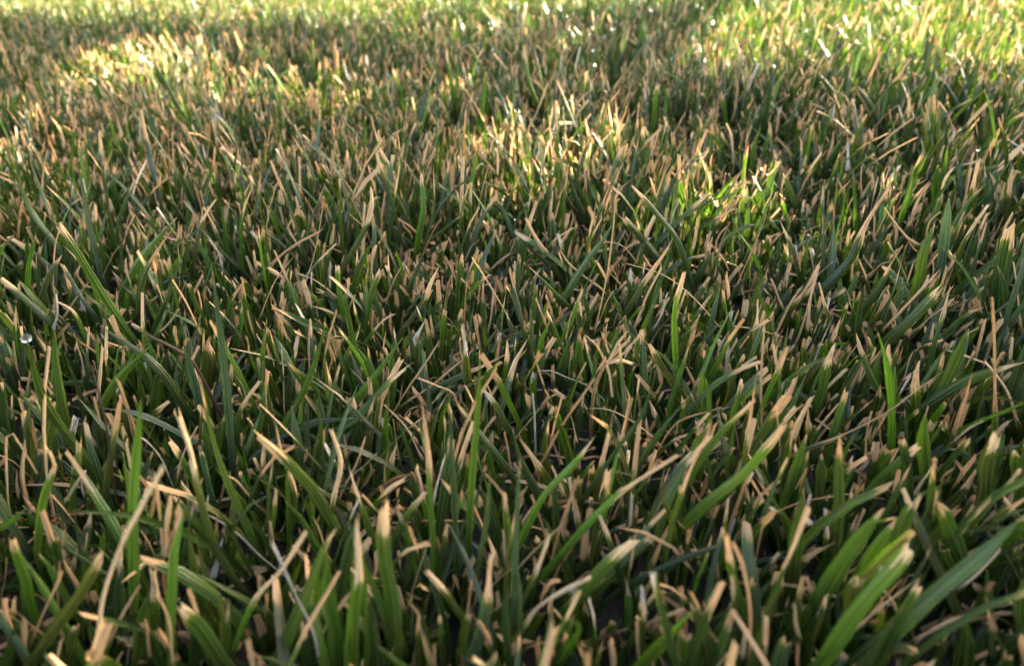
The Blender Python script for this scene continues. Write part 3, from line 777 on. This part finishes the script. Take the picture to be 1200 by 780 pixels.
# ------------------------------------------------------------------ unseen shrub added to cast the shade, leaves set by its outline
def make_shade_shrub():
    n = 190000
    G = np.stack([rng.uniform(-1.5, 1.9, n), rng.uniform(-0.9, 2.2, n), np.full(n, 0.032)], axis=1)
    keep = shaded(G) & (np.abs(G[:, 0]) < .45 + .95 * np.maximum(G[:, 1], 0)) & (G[:, 1] > -.35)
    # ragged outer border so that the far edge of the shade is leafy
    G = G[keep]
    n = len(G)
    dist = rng.uniform(1.5, 2.4, n)
    L = G + SUN * dist[:, None]
    root = link('added_shade_shrub', None)
    base = np.array((L[:, 0].mean() + 0.1, L[:, 1].mean() + 0.1, 0.0)); root.location = base
    tag(root, 'leafy shrub added outside the frame, crown shaped to shade the near lawn', 'shrub')
    a = norm(rng.normal(size=(n, 3))); b_ = norm(np.cross(a, rng.normal(size=(n, 3))))
    ln = rng.uniform(0.011, 0.018, n)[:, None]; wd = ln * 0.52
    P = L - base
    V = np.stack([P - a * ln, P + b_ * wd, P + a * ln, P - b_ * wd], axis=1)
    me = bpy.data.meshes.new('crown')
    me.vertices.add(n * 4); me.vertices.foreach_set('co', V.reshape(-1).astype(np.float32))
    me.loops.add(n * 4); me.loops.foreach_set('vertex_index', np.arange(n * 4, dtype=np.int32))
    me.polygons.add(n); me.polygons.foreach_set('loop_start', np.arange(0, n * 4, 4, dtype=np.int32))
    me.materials.append(shrub_leaf_material()); me.update()
    tag(link('crown', me, root), kind='stuff')
    # stems: tapered limbs from the foot up into the crown
    import bmesh
    bark = bark_material()
    def limb(pts, r0, r1, name, parent):
        bm = bmesh.new(); rings = []
        pts = [Vector(p) for p in pts]
        for i, p in enumerate(pts):
            d = (pts[min(i + 1, len(pts) - 1)] - pts[max(i - 1, 0)]).normalized()
            s = d.orthogonal().normalized(); q = d.cross(s)
            r = r0 + (r1 - r0) * i / (len(pts) - 1)
            rings.append([bm.verts.new(p + (s * math.cos(k * math.pi / 4) + q * math.sin(k * math.pi / 4)) * r) for k in range(8)])
        for r_a, r_b in zip(rings, rings[1:]):
            for k in range(8):
                bm.faces.new((r_a[k], r_a[(k + 1) % 8], r_b[(k + 1) % 8], r_b[k])).smooth = True
        m_ = bpy.data.meshes.new(name); bm.to_mesh(m_); bm.free(); m_.materials.append(bark)
        return link(name, m_, parent)
    limb([(0, 0, -0.05), (0.01, 0.02, 0.3), (0.0, 0.03, 0.62)], 0.055, 0.042, 'trunk', root)
    pick = rng.choice(n, 9, replace=False)
    for k in pick:
        e = P[k]; m1 = np.array((e[0] * .35, e[1] * .35, 0.6 + (e[2] - 0.6) * .45))
        limb([(0, 0.03, 0.55), tuple(m1), tuple(e)], 0.024, 0.006, 'branch', root)
make_shade_shrub()

# ------------------------------------------------------------------ the blades one can pick out
COLOUR = {'g': 'green', 'v': 'bright green', 'b': 'blue-green', 'o': 'olive', 'n': 'dark green', 'd': 'tan', 'c': 'cream', 'w': 'whitish', 'k': 'dark brown', 'r': 'orange-tan'}
TONE = {'d': 0.45, 'c': 0.92, 'w': 1.0, 'k': -1.0, 'r': 0.12}
def catmull(P, m):
    P = np.array(P, float)
    P = np.vstack([2 * P[0] - P[1], P, 2 * P[-1] - P[-2]])
    out = []
    n = len(P) - 3
    for i in range(n):
        p0, p1, p2, p3 = P[i:i + 4]
        for s in np.linspace(0, 1, 16, endpoint=(i == n - 1)):
            out.append(.5 * ((2 * p1) + (-p0 + p2) * s + (2 * p0 - 5 * p1 + 4 * p2 - p3) * s * s + (-p0 + 3 * p1 - 3 * p2 + p3) * s ** 3))
    out = np.array(out)
    d = np.concatenate([[0], np.cumsum(np.linalg.norm(np.diff(out, axis=0), axis=1))])
    g = np.linspace(0, d[-1], m)
    return np.stack([np.interp(g, d, out[:, k]) for k in range(3)], axis=1)

def parse(text, q):
    rows, ox, oy = [], 0, 0
    for line in text.strip().splitlines():
        if line.startswith('@'):
            ox, oy = (float(v) for v in line[1:].split(',')); continue
        f = [s.strip() for s in line.split('|')]
        k, w, br = f[0].split()
        pts = [tuple(float(v) for v in p.split(',')) for p in f[1].split()]
        pts = [(ox + x / q, oy + y / q) for x, y in pts]
        rows.append([k, float(w) / q, float(br), pts, f[2] if len(f) > 2 else ''])
    return rows
ROWS = parse(TRACED, 4) + parse(TRACED_FAR, 2)

HGRID = np.zeros((200, 304), np.float32)         # nearest picked-out blade per 4 px cell, to keep the sward from burying it
def stamp(S, wpx):
    px, py, w = project(S)
    for x, y, d in zip(px, py, w):
        i, j = int(y // 4), int(x // 4)
        for a in (-1, 0, 1):
            for b_ in (-1, 0, 1):
                if 0 <= i + a < 200 and 0 <= j + b_ < 304:
                    HGRID[i + a, j + b_] = max(HGRID[i + a, j + b_], d)

def place(pts, zfoot):
    """the lowest point sits at zfoot in the sward, the rest of the outline at that same distance"""
    low = max(pts, key=lambda p: p[1])
    Y = on_height(low[0], low[1], zfoot)[1]
    return np.array([on_depth(x, y, Y) for x, y in pts]), Y

RINGS, ACROSS = 18, 5
HEROES = []
for k, wpx, br, pts, lab in ROWS:
    far = wpx > 0 and pts[-1][1] < 160
    r = random.Random(int(pts[0][0] * 31 + pts[-1][1] * 17))
    P, Y = place(pts, r.uniform(0.011, 0.017))
    top = P[:, 2].max()
    if top > 0.078:                                # unlikely tall: it must stand nearer, foot deeper in the sward
        P, Y = place(pts, 0.003)
    vis = catmull(P, 24)
    # the hidden foot, bending down into the soil
    d0 = P[0] - P[1]; d0 = d0 / np.linalg.norm(d0)
    foot = []
    z0 = P[0][2]
    if z0 > 0.002 and k not in 'w' or z0 > 0.012:
        dx = d0[0] if d0[2] < -0.2 else d0[0] * 0.7
        fall = z0 + 0.002
        p1 = P[0] + np.array((dx * fall * .45, d0[1] * fall * .3 + fall * .1, -fall * .5))
        p2 = P[0] + np.array((dx * fall * .62, d0[1] * fall * .3 + fall * .2, -fall))
        foot = [p2, p1]
    full = catmull(np.vstack([foot, P]) if foot else P, RINGS)
    n = len(full)
    tt = np.linspace(0, 1, n)
    full[:, 1] += r.uniform(-0.006, 0.006) * tt ** 2
    dist = np.linalg.norm(P.mean(axis=0) - CAM)
    width = min(max(wpx - 1.2 - 3.0 * np.clip((.24 - dist) / .09, 0, 1), 2.2) * dist / FPX, 0.0044) * 1.10
    length = np.linalg.norm(np.diff(full, axis=0), axis=1).sum()
    vlen = np.linalg.norm(np.diff(vis, axis=0), axis=1).sum()
    if far: width = min(width, 0.0042)
    HEROES.append(dict(k=k, wpx=wpx, br=br, pts=pts, lab=lab, S=full, width=width, length=length, frac=vlen / max(length, 1e-6), r=r))
    stamp(vis, wpx)

# labels: what it looks like, and where it stands next to a landmark blade
def word(h):
    k, br, w, ln = h['k'], h['br'], h['width'], h['length']
    tip = h['pts'][-1]; ft = h['pts'][0]
    dx, dy = tip[0] - ft[0], ft[1] - tip[1]
    ang = math.degrees(math.atan2(dx, max(dy, 0.01)))
    if abs(ang) > 68: lean = 'lying flat'
    elif abs(ang) < 13: lean = 'upright'
    else: lean = 'leaning right' if ang > 0 else 'leaning left'
    size = 'short ' if ln < 0.030 else 'long ' if ln > 0.058 else ''
    wid = 'thin ' if w < 0.0021 else 'broad ' if w > 0.0044 else ''
    dead = k in 'dcwkr'
    if dead and br > .7:
        noun = 'straw' if w < 0.003 else ('stub' if ln < 0.03 else 'dead blade'); tp = ''
    elif dead: noun = 'blade'; tp = 'drying to a %s end' % COLOUR[k]
    else: noun = 'blade'; tp = '' if br < .06 else 'with small dry tip' if br < .25 else 'with long dry tip'
    c = COLOUR[k] if not (dead and br <= .7) else 'green'
    return (size + wid + c + ' ' + noun + ' ' + lean + (' ' + tp if tp else '')).strip()
MARKS = []
for h in HEROES:
    if h['lab'].startswith('*'):
        s, full_label = h['lab'][1:].split(';')
        h['label'] = full_label.strip(); MARKS.append((s.strip(), h))
    elif h['lab']: h['label'] = h['lab']
def mid(h):
    p = h['pts']; return ((p[0][0] + p[-1][0]) / 2, (p[0][1] + p[-1][1]) / 2)
ORD = ['nearest', 'second', 'third', 'fourth', 'fifth', 'sixth', 'seventh', 'eighth']
byl = {}
for h in HEROES:
    if 'label' in h: continue
    m_ = mid(h)
    s, g = min(MARKS, key=lambda q: math.hypot(mid(q[1])[0] - m_[0], 1.2 * (mid(q[1])[1] - m_[1])))
    q = mid(g); dx, dy = m_[0] - q[0], m_[1] - q[1]
    if abs(dx) > abs(dy): pos = 'right of' if dx > 0 else 'left of'
    else: pos = 'below' if dy > 0 else 'above'
    if m_[1] < 150: lab = '%s, %s part of the top band' % (word(h), ['far left', 'left', 'middle', 'right', 'far right'][min(4, max(0, int(m_[0] // 240)))])
    else: lab = '%s, %s the %s' % (word(h), pos, s)
    byl.setdefault(lab, []).append((math.hypot(dx, dy), id(h), h, s))
for lab, hs in byl.items():
    hs.sort(key=lambda q: q[:2])
    for i, (_, _, h, s) in enumerate(hs):
        if len(hs) == 1: h['label'] = lab
        elif 'top band' in lab:
            hs2 = sorted(hs, key=lambda q: mid(q[2])[0]); j = [q[2] is h for q in hs2].index(True)
            h['label'] = lab.replace(' part of', '') + ', ' + ['leftmost', 'second', 'third', 'fourth', 'fifth', 'sixth'][j]
        else: h['label'] = lab.replace('the ' + s, s).replace('drying to a ', 'with ') + (', nearest to it' if i == 0 else ', %s nearest' % ORD[i])

for h in HEROES:
    for cut_words in ('with small dry tip, ', 'with long dry tip, ', 'with small dry tip ', 'long broad ', ' leaning left', ' leaning right', ' upright'):
        if len(h['label'].split()) > 16: h['label'] = h['label'].replace(cut_words, '')
def build_hero(h):
    k, br, r = h['k'], h['br'], h['r']
    S = h['S'][None]
    tan = norm(h['S'][-1] - h['S'][0])
    view = norm(h['S'].mean(axis=0) - CAM)
    side = norm(np.cross(tan, view)); nn = np.cross(side, tan)
    a = r.uniform(-0.55, 0.55)
    side = side * math.cos(a) + nn * math.sin(a)
    dead = k in 'dcwkr'
    dryf = br * h['frac'] if br < 1 else 1.0
    if br >= 1 and k in 'dr' and r.random() < .5: dryf = h['frac'] * r.uniform(.8, 1.0)
    one = np.ones(1)
    curl = r.uniform(0.75, 1.9) if dead and br > .7 else r.uniform(0.35, 1.0)
    point = 0.0
    if br < .06: point = r.uniform(.18, .4)
    elif r.random() < .35: point = r.uniform(.08, .22)
    rag = 0.0 if point else r.uniform(.25, .7)
    V, u, t = ribbons(S, side[None], one * h['width'], one * curl, one * r.uniform(-.7, .7), one * r.uniform(.15, .35), one * point, one * rag, one * dryf, ACROSS)
    base = GREENS[k if k in GREENS else r.choice('goov')]
    f = r.uniform(.8, 1.2)
    col = np.array([[base[0] * f * r.uniform(.85, 1.15), base[1] * f, base[2] * f * r.uniform(.8, 1.3)]])
    tone = TONE.get(k, r.choice([.3, .6, .8])) + (r.uniform(-.18, .06) if k in 'dcr' else 0)
    prm = np.array([[1 - dryf, tone, 1.0 if k == 'b' else r.uniform(0, .5), r.random()]])
    foot = h['S'][0]
    V = V - foot
    name = 'straw' if dead and br > .7 else 'grass_blade_or_shoot'  # each living one here is a single blade, not a many-leaved shoot
    cat = 'straw' if dead and br > .7 else 'grass'
    cut = int(round((1 - dryf) * (RINGS - 1)))
    if 2 <= cut <= RINGS - 3:
        root = link(name, None)
        link('leaf', mesh_from_ribbons('leaf', V, u, t, col, prm, 0, cut + 1), root)
        link('dry_tip', mesh_from_ribbons('dry_tip', V, u, t, col, prm, cut, None), root)
    else:
        root = link(name, mesh_from_ribbons(name, V, u, t, col, prm))
    root.location = foot
    tag(root, h['label'], cat, 'straws standing in the sward' if cat == 'straw' else 'grass blades standing in the lawn')
    return root
for h in HEROES: h['obj'] = build_hero(h)

# shoots with several dead leaves on one stem
def make_shoot(name, label, stem, leaves, ox, oy, zf, tone):
    q = lambda p: (ox + p[0] / 4, oy + p[1] / 4)
    Ps, Y = place([q(p) for p in stem], zf)
    root = link(name, None); foot = Ps[0].copy(); foot[2] = 0.0
    root.location = foot
    tag(root, label, 'grass shoot')
    one = np.ones(1)
    full = catmull(np.vstack([[foot], Ps]), 10)
    side = np.array([[1.0, 0.15, 0]])
    sd_ = np.linalg.norm(Ps.mean(axis=0) - CAM)
    V, u, t = ribbons(full[None], side, one * 0.0030, one * 2.4, one * .2, one * .1, one * 0, one * .2, one, 6)
    link('stem', mesh_from_ribbons('stem', V - foot, u, t, np.array([[.05, .05, .02]]), np.array([[0.0, -0.35, 0.2, .3]])), root)
    stamp(full, 8)
    for i, (lp, w) in enumerate(leaves):
        P = np.array([on_depth(*q(p), Y) for p in lp])
        P[:, 1] += (i - 2) * 0.0012 * np.linspace(0, 1, len(P))
        S = catmull(P, 10)
        V, u, t = ribbons(S[None], np.array([[0.4, 0.2, 0.9]]), one * w * sd_ / FPX / 4, one * 1.3, one * random.uniform(-.5, .5), one * .15, one * 0, one * .6, one, 5)
        link('leaf', mesh_from_ribbons('leaf', V - foot, u, t, np.array([[.08, .09, .03]]), np.array([[-.2, tone + random.uniform(-.2, .1), 0.1, random.random()]])), root)
        stamp(S, w / 4)
make_shoot('grass_blade_or_shoot', 'forked straw shoot with several pale frayed leaves spreading from one stem, centre', [(372, 400), (385, 260), (440, 142)],
           [([(440, 142), (400, 60), (345, -8)], 26), ([(442, 140), (490, 40), (532, -15)], 34), ([(446, 140), (520, 60), (548, 18)], 30),
            ([(440, 146), (530, 95), (608, -2)], 36), ([(450, 146), (515, 148), (588, 176)], 34), ([(468, 300), (455, 210), (444, 146)], 30)], 600, 390, 0.014, .75)
make_shoot('grass_blade_or_shoot', 'cluster of upright tan dead leaves on one stem, lower left foreground', [(775, 420), (770, 330), (765, 260)],
           [([(765, 262), (785, 120), (800, -45)], 46), ([(772, 262), (815, 150), (842, 15)], 38), ([(760, 262), (742, 60), (716, -125)], 42), ([(770, 258), (800, 160), (812, 60)], 36)], 0, 585, 0.014, .6)

# ------------------------------------------------------------------ the sward: grass nobody could count
def sward(name, n, xr, yr, R, C, hmean, wmean, wedge=None, avoid=True, seed=1, label=None, drier=0.0, low=False):
    g = np.random.default_rng(seed)
    x = g.uniform(*xr, n); y = g.uniform(*yr, n)
    if wedge is not None:
        keep = np.abs(x) < wedge[0] + wedge[1] * np.maximum(y, 0)
        x, y = x[keep], y[keep]; n = len(x)
    # tillers: several leaves spread from one crown
    tab = g.uniform(-.5, .5, (256, 256, 2)); cell = .0105
    ci = np.floor(x / cell).astype(int); cj = np.floor(y / cell).astype(int)
    o2 = tab[ci % 256, cj % 256]
    cx = (ci + .5 + o2[:, 0] * .9) * cell; cyy = (cj + .5 + o2[:, 1] * .9) * cell
    out = np.arctan2(y - cyy, x - cx)
    x = x * .3 + cx * .7; y = y * .3 + cyy * .7
    clump = smooth_noise(x, y, 24, 2.0) * .5 + smooth_noise(x, y, 61, 5.0) * .5
    dryness = smooth_noise(x, y, 13, 7.0) * .6 + smooth_noise(x, y, 37, 1.0) * .4 - 0.55 * np.clip(x / 0.45, -.45, 1) * np.clip((y - .3) / .3, 0, 1)
    dryness = dryness + drier - .55 * np.clip((y - .75) / .4, 0, 1) * np.clip(.6 + x, .2, 1)
    farness = np.clip((y - .92) / .18, 0, 1)
    tall = 1 + .36 * clump + .36 * np.clip(x / .5, -0.3, 1) * np.clip((y - .28) / .3, 0, 1)
    kind = g.random(n)
    L = hmean * tall * g.lognormal(0, .26, n)
    stub = kind < .30
    L = np.where(stub, L * g.uniform(.4, .75, n), L)
    L = np.clip(L, .008, .068)
    if low: L = np.minimum(L, .022)
    az = g.uniform(0, 2 * np.pi, n)
    az = np.where(g.random(n) < .6, out + g.normal(0, .5, n), az)
    az = np.where(g.random(n) < .22, g.normal(0.1, .8, n), az)
    phi0 = np.abs(g.normal(0, .20, n)); bend = np.abs(g.normal(0, .36, n)) * (L / hmean)
    wild = g.random(n) < .10
    phi0 = np.where(wild, phi0 + g.uniform(.2, .75, n), phi0)
    if low: phi0 = g.uniform(.3, 1.25, n)
    s = np.linspace(0, 1, R)
    def grow(L):
        phi = phi0[:, None] + bend[:, None] * s[None, :] ** 1.4
        dl = L[:, None] / (R - 1)
        hx = np.sin(phi) * dl; hz = np.cos(phi) * dl
        H = np.concatenate([np.zeros((n, 1)), np.cumsum((hx[:, 1:] + hx[:, :-1]) / 2, axis=1)], axis=1)
        Z = np.concatenate([np.zeros((n, 1)), np.cumsum((hz[:, 1:] + hz[:, :-1]) / 2, axis=1)], axis=1)
        return np.stack([x[:, None] + H * np.cos(az)[:, None], y[:, None] + H * np.sin(az)[:, None], Z - .002], axis=2)
    S = grow(L)
    if avoid:                                    # a blade that shows in full has only short growth in front of it
        free = g.random(n) < .02
        for step in range(4):
            bad = np.zeros(n, bool)
            for k in range(R // 3, R):
                px, py, w = project(S[:, k])
                i = np.clip((py // 4).astype(int), 0, 199); j = np.clip((px // 4).astype(int), 0, 303)
                ok = (px > -8) & (px < 1208) & (py > -4) & (py < 796) & (S[:, k, 1] > 0.02)
                bad |= ok & (HGRID[i, j] > 0) & (w < HGRID[i, j] - 0.002)
            d = np.linalg.norm(S - CAM, axis=2).min(axis=1)
            bad = (bad & ~free) | (d < .095)
            if step < 3:
                L = np.where(bad, L * .72, L); S = grow(L)
        f = ~bad | (L > .011) & (d > .095) & (g.random(n) < .25)
        S, L, kind, stub, dryness, clump, az, farness = S[f], L[f], kind[f], stub[f], dryness[f], clump[f], az[f], farness[f]
        n = len(S)
    width = wmean * g.lognormal(0, .24, n) * np.where(stub, .92, 1)
    sang = az + np.pi / 2 + g.normal(0, .7, n)
    side = np.stack([np.cos(sang), np.sin(sang), np.zeros(n)], axis=1)
    dr = g.random(n)
    pdry = np.clip(.66 + .5 * dryness, .2, .95)
    dryf = np.where(dr < pdry, np.clip(g.gamma(1.7, .085, n) + .03, 0, .85), 0)
    dryf = np.where(stub & (g.random(n) < .42), g.uniform(.12, .5, n), dryf)
    dryf = np.where(g.random(n) < farness * .75, dryf * .2, dryf)
    if low: dryf = dryf * .35
    dead = g.random(n) < np.clip(0.06 + .10 * dryness, .015, .2) * (1 - .8 * farness)
    dryf = np.where(dead, 1.1, dryf)
    point = np.where((dryf < .01) | (g.random(n) < .25), g.uniform(.12, .35, n), 0)
    curl = np.where(dead, g.uniform(.8, 2.2, n), g.uniform(.3, 1.1, n))
    width = np.where(dead, width * g.uniform(.6, 1.05, n), width)
    V, u, t = ribbons(S, side, width, curl, g.normal(0, .7, n), g.uniform(.1, .35, n), point, np.where(point > 0, 0, g.uniform(.15, .7, n)), np.clip(dryf, 0, 1), C)
    pal = np.array([GREENS['g'], GREENS['v'], GREENS['o'], GREENS['n'], GREENS['b']])
    pick = g.choice(5, n, p=[.34, .12, .12, .33, .09])
    col = pal[pick] * g.uniform(.75, 1.25, (n, 1)) * g.uniform(.88, 1.12, (n, 3))
    tone = np.where(g.random(n) < .1, g.uniform(-.5, 0, n), g.beta(1.3, 1.5, n) * .85 - .12); tone = np.where(g.random(n) < .04, 1.0, tone)
    prm = np.stack([1 - dryf, tone, g.uniform(0, .8, n), g.random(n)], axis=1)
    o = link(name, mesh_from_ribbons(name, V, u, t, col, prm))
    tag(o, label, 'grass', kind='stuff')
    TIPS.append(V[:, -1].mean(axis=1))
    return V.shape
B = []
TIPS = []
B.append(sward('lawn_grass', 105000, (-1.0, 1.0), (-.26, .62), 6, 3, .0345, .00235, wedge=(.32, .95), seed=3, label='dense mown lawn grass filling the foreground between the picked-out blades'))
B.append(sward('lawn_grass', 100000, (-2.4, 2.4), (.62, 1.7), 4, 3, .036, .0027, wedge=(.35, 1.0), seed=4, label='softly blurred lawn grass in the middle distance, part sunlit'))
B.append(sward('lawn_grass', 150000, (-6.0, 6.0), (1.7, 5.2), 3, 2, .033, .0042, wedge=(.4, 1.05), avoid=False, seed=5, drier=-.5, label='bright sunlit lawn grass at the top of the view'))
B.append(sward('lawn_grass', 20000, (-.9, .9), (-.15, .62), 4, 3, .018, .0032, wedge=(.26, .85), seed=6, low=True, drier=-.2, label='low dark leaves at the bottom of the lawn between taller blades'))
# short dead litter lying low between the shoots
def litter(n, seed=8):
    g = np.random.default_rng(seed)
    y = g.uniform(-.1, .75, n); x = g.uniform(-1, 1, n) * (.32 + .8 * np.maximum(y, 0))
    z = g.uniform(.001, .012, n); az = g.uniform(0, 2 * np.pi, n); el = g.normal(0, .22, n); L = g.uniform(.006, .026, n)
    d = np.stack([np.cos(az) * np.cos(el), np.sin(az) * np.cos(el), np.sin(el)], axis=1)
    s = np.linspace(-.5, .5, 4)
    S = np.stack([x, y, z], axis=1)[:, None, :] + d[:, None, :] * (L[:, None] * s)[..., None]
    S[..., 2] += (.25 - s ** 2)[None, :] * L[:, None] * g.uniform(0, .5, n)[:, None]
    side = np.stack([-np.sin(az), np.cos(az), g.normal(0, .5, n)], axis=1)
    V, u, t = ribbons(S, side, g.uniform(.0010, .0032, n), g.uniform(.4, 2, n), g.normal(0, .6, n), g.uniform(0, .3, n), np.zeros(n), g.uniform(.2, .7, n), np.ones(n), 3)
    prm = np.stack([np.full(n, -.5), g.uniform(-.6, .4, n), np.zeros(n), g.random(n)], axis=1)
    o = link('thatch', mesh_from_ribbons('thatch', V, u, t, np.full((n, 3), .06), prm))
    tag(o, 'brown dead clippings lying low between the shoots', 'thatch', kind='stuff')
litter(5000)

# ------------------------------------------------------------------ dew
def drop_mesh(r):
    import bmesh
    bm = bmesh.new(); bmesh.ops.create_icosphere(bm, subdivisions=3, radius=r)
    for v in bm.verts: v.co.z *= .88
    for f in bm.faces: f.smooth = True
    me = bpy.data.meshes.new('dew_drop'); bm.to_mesh(me); bm.free(); me.materials.append(M_DEW)
    return me
DROPS = [('dew-drop blade', 1.0, .0016, 'round dew drop on the tip of the left-hand dew-drop blade')]
DM = {}
def drop(P, r, label):
    key = round(r, 4)
    if key not in DM: DM[key] = drop_mesh(key)
    o = link('dew_drop', DM[key]); o.location = P
    tag(o, label, 'dew drop', 'dew drops on the grass')
for s, h in MARKS:
    if s == 'dew-drop blade': drop(h['S'][-1] + np.array((.0006, -.0008, .0004)), .0012, 'round clear dew drop on the top of the long dew-drop blade, left side')
for (px, py, z, r, lab) in [
    (549, 681, .010, .0011, 'tiny bluish dew drop deep in the grass, bottom centre'),
    (1057, 706, .016, .0009, 'tiny glinting dew drop under the bright broad blade, lower right'),
    (688, 243, .020, .0012, 'dew drop glinting just left of the upper central sun fleck'),
    (993, 187, .034, .0018, 'round dew drop in the shade at upper right, largest there'),
    (1120, 142, .034, .0017, 'dew drop at upper right, below the lit edge of the shade'),
    (1148, 178, .034, .0015, 'dew drop near the right edge in the shaded band'),
    (1008, 163, .034, .0013, 'small dew drop just above the largest upper-right drop'),
    (630, 67, .036, .0022, 'dew drop at the shade edge, top middle'),
    (690, 65, .036, .0022, 'dew drop in the shade edge, right of the top-middle drop'),
    (718, 34, .038, .0028, 'bright sparkling drop in the sunlit band, top middle'),
    (937, 38, .038, .0030, 'brightest sparkling drop in the sunlit band, top right'),
    (1048, 30, .038, .0026, 'sparkling drop right of the brightest one, top right'),
    (1079, 66, .036, .0026, 'sparkling drop at the sunlit edge, far right of the top'),
    (800, 28, .038, .0026, 'sparkling drop in the sunlit band, top right of centre'),
    (868, 22, .038, .0024, 'small sparkling drop in the top sunlit band, left of the brightest'),
    (710, 5, .038, .0030, 'sparkling drop touching the top edge, middle'),
    (585, 52, .036, .0022, 'sparkling drop at the top, left of the shade-edge drop'),
    (1105, 84, .036, .0020, 'small sparkling drop near the right end of the lit edge'),
    (540, 35, .036, .0026, 'sparkling drop in the sunlit band, top left of centre'),
    (250, 17, .038, .0034, 'sparkling drop in the sunlit band, top left')]:
    # each sits on the nearest blade
    want = on_height(px, py, z); best = None
    for T in TIPS[:2]:
        c = T[np.argmin(np.linalg.norm(T - want, axis=1))]
        if best is None or np.linalg.norm(c - want) < np.linalg.norm(best - want): best = c
    drop(best - np.array((0, r * .5, r * .2)), r * .62, lab)
print('heroes', len(HEROES), 'sward', B, 'labels unique', len({h['label'] for h in HEROES}))
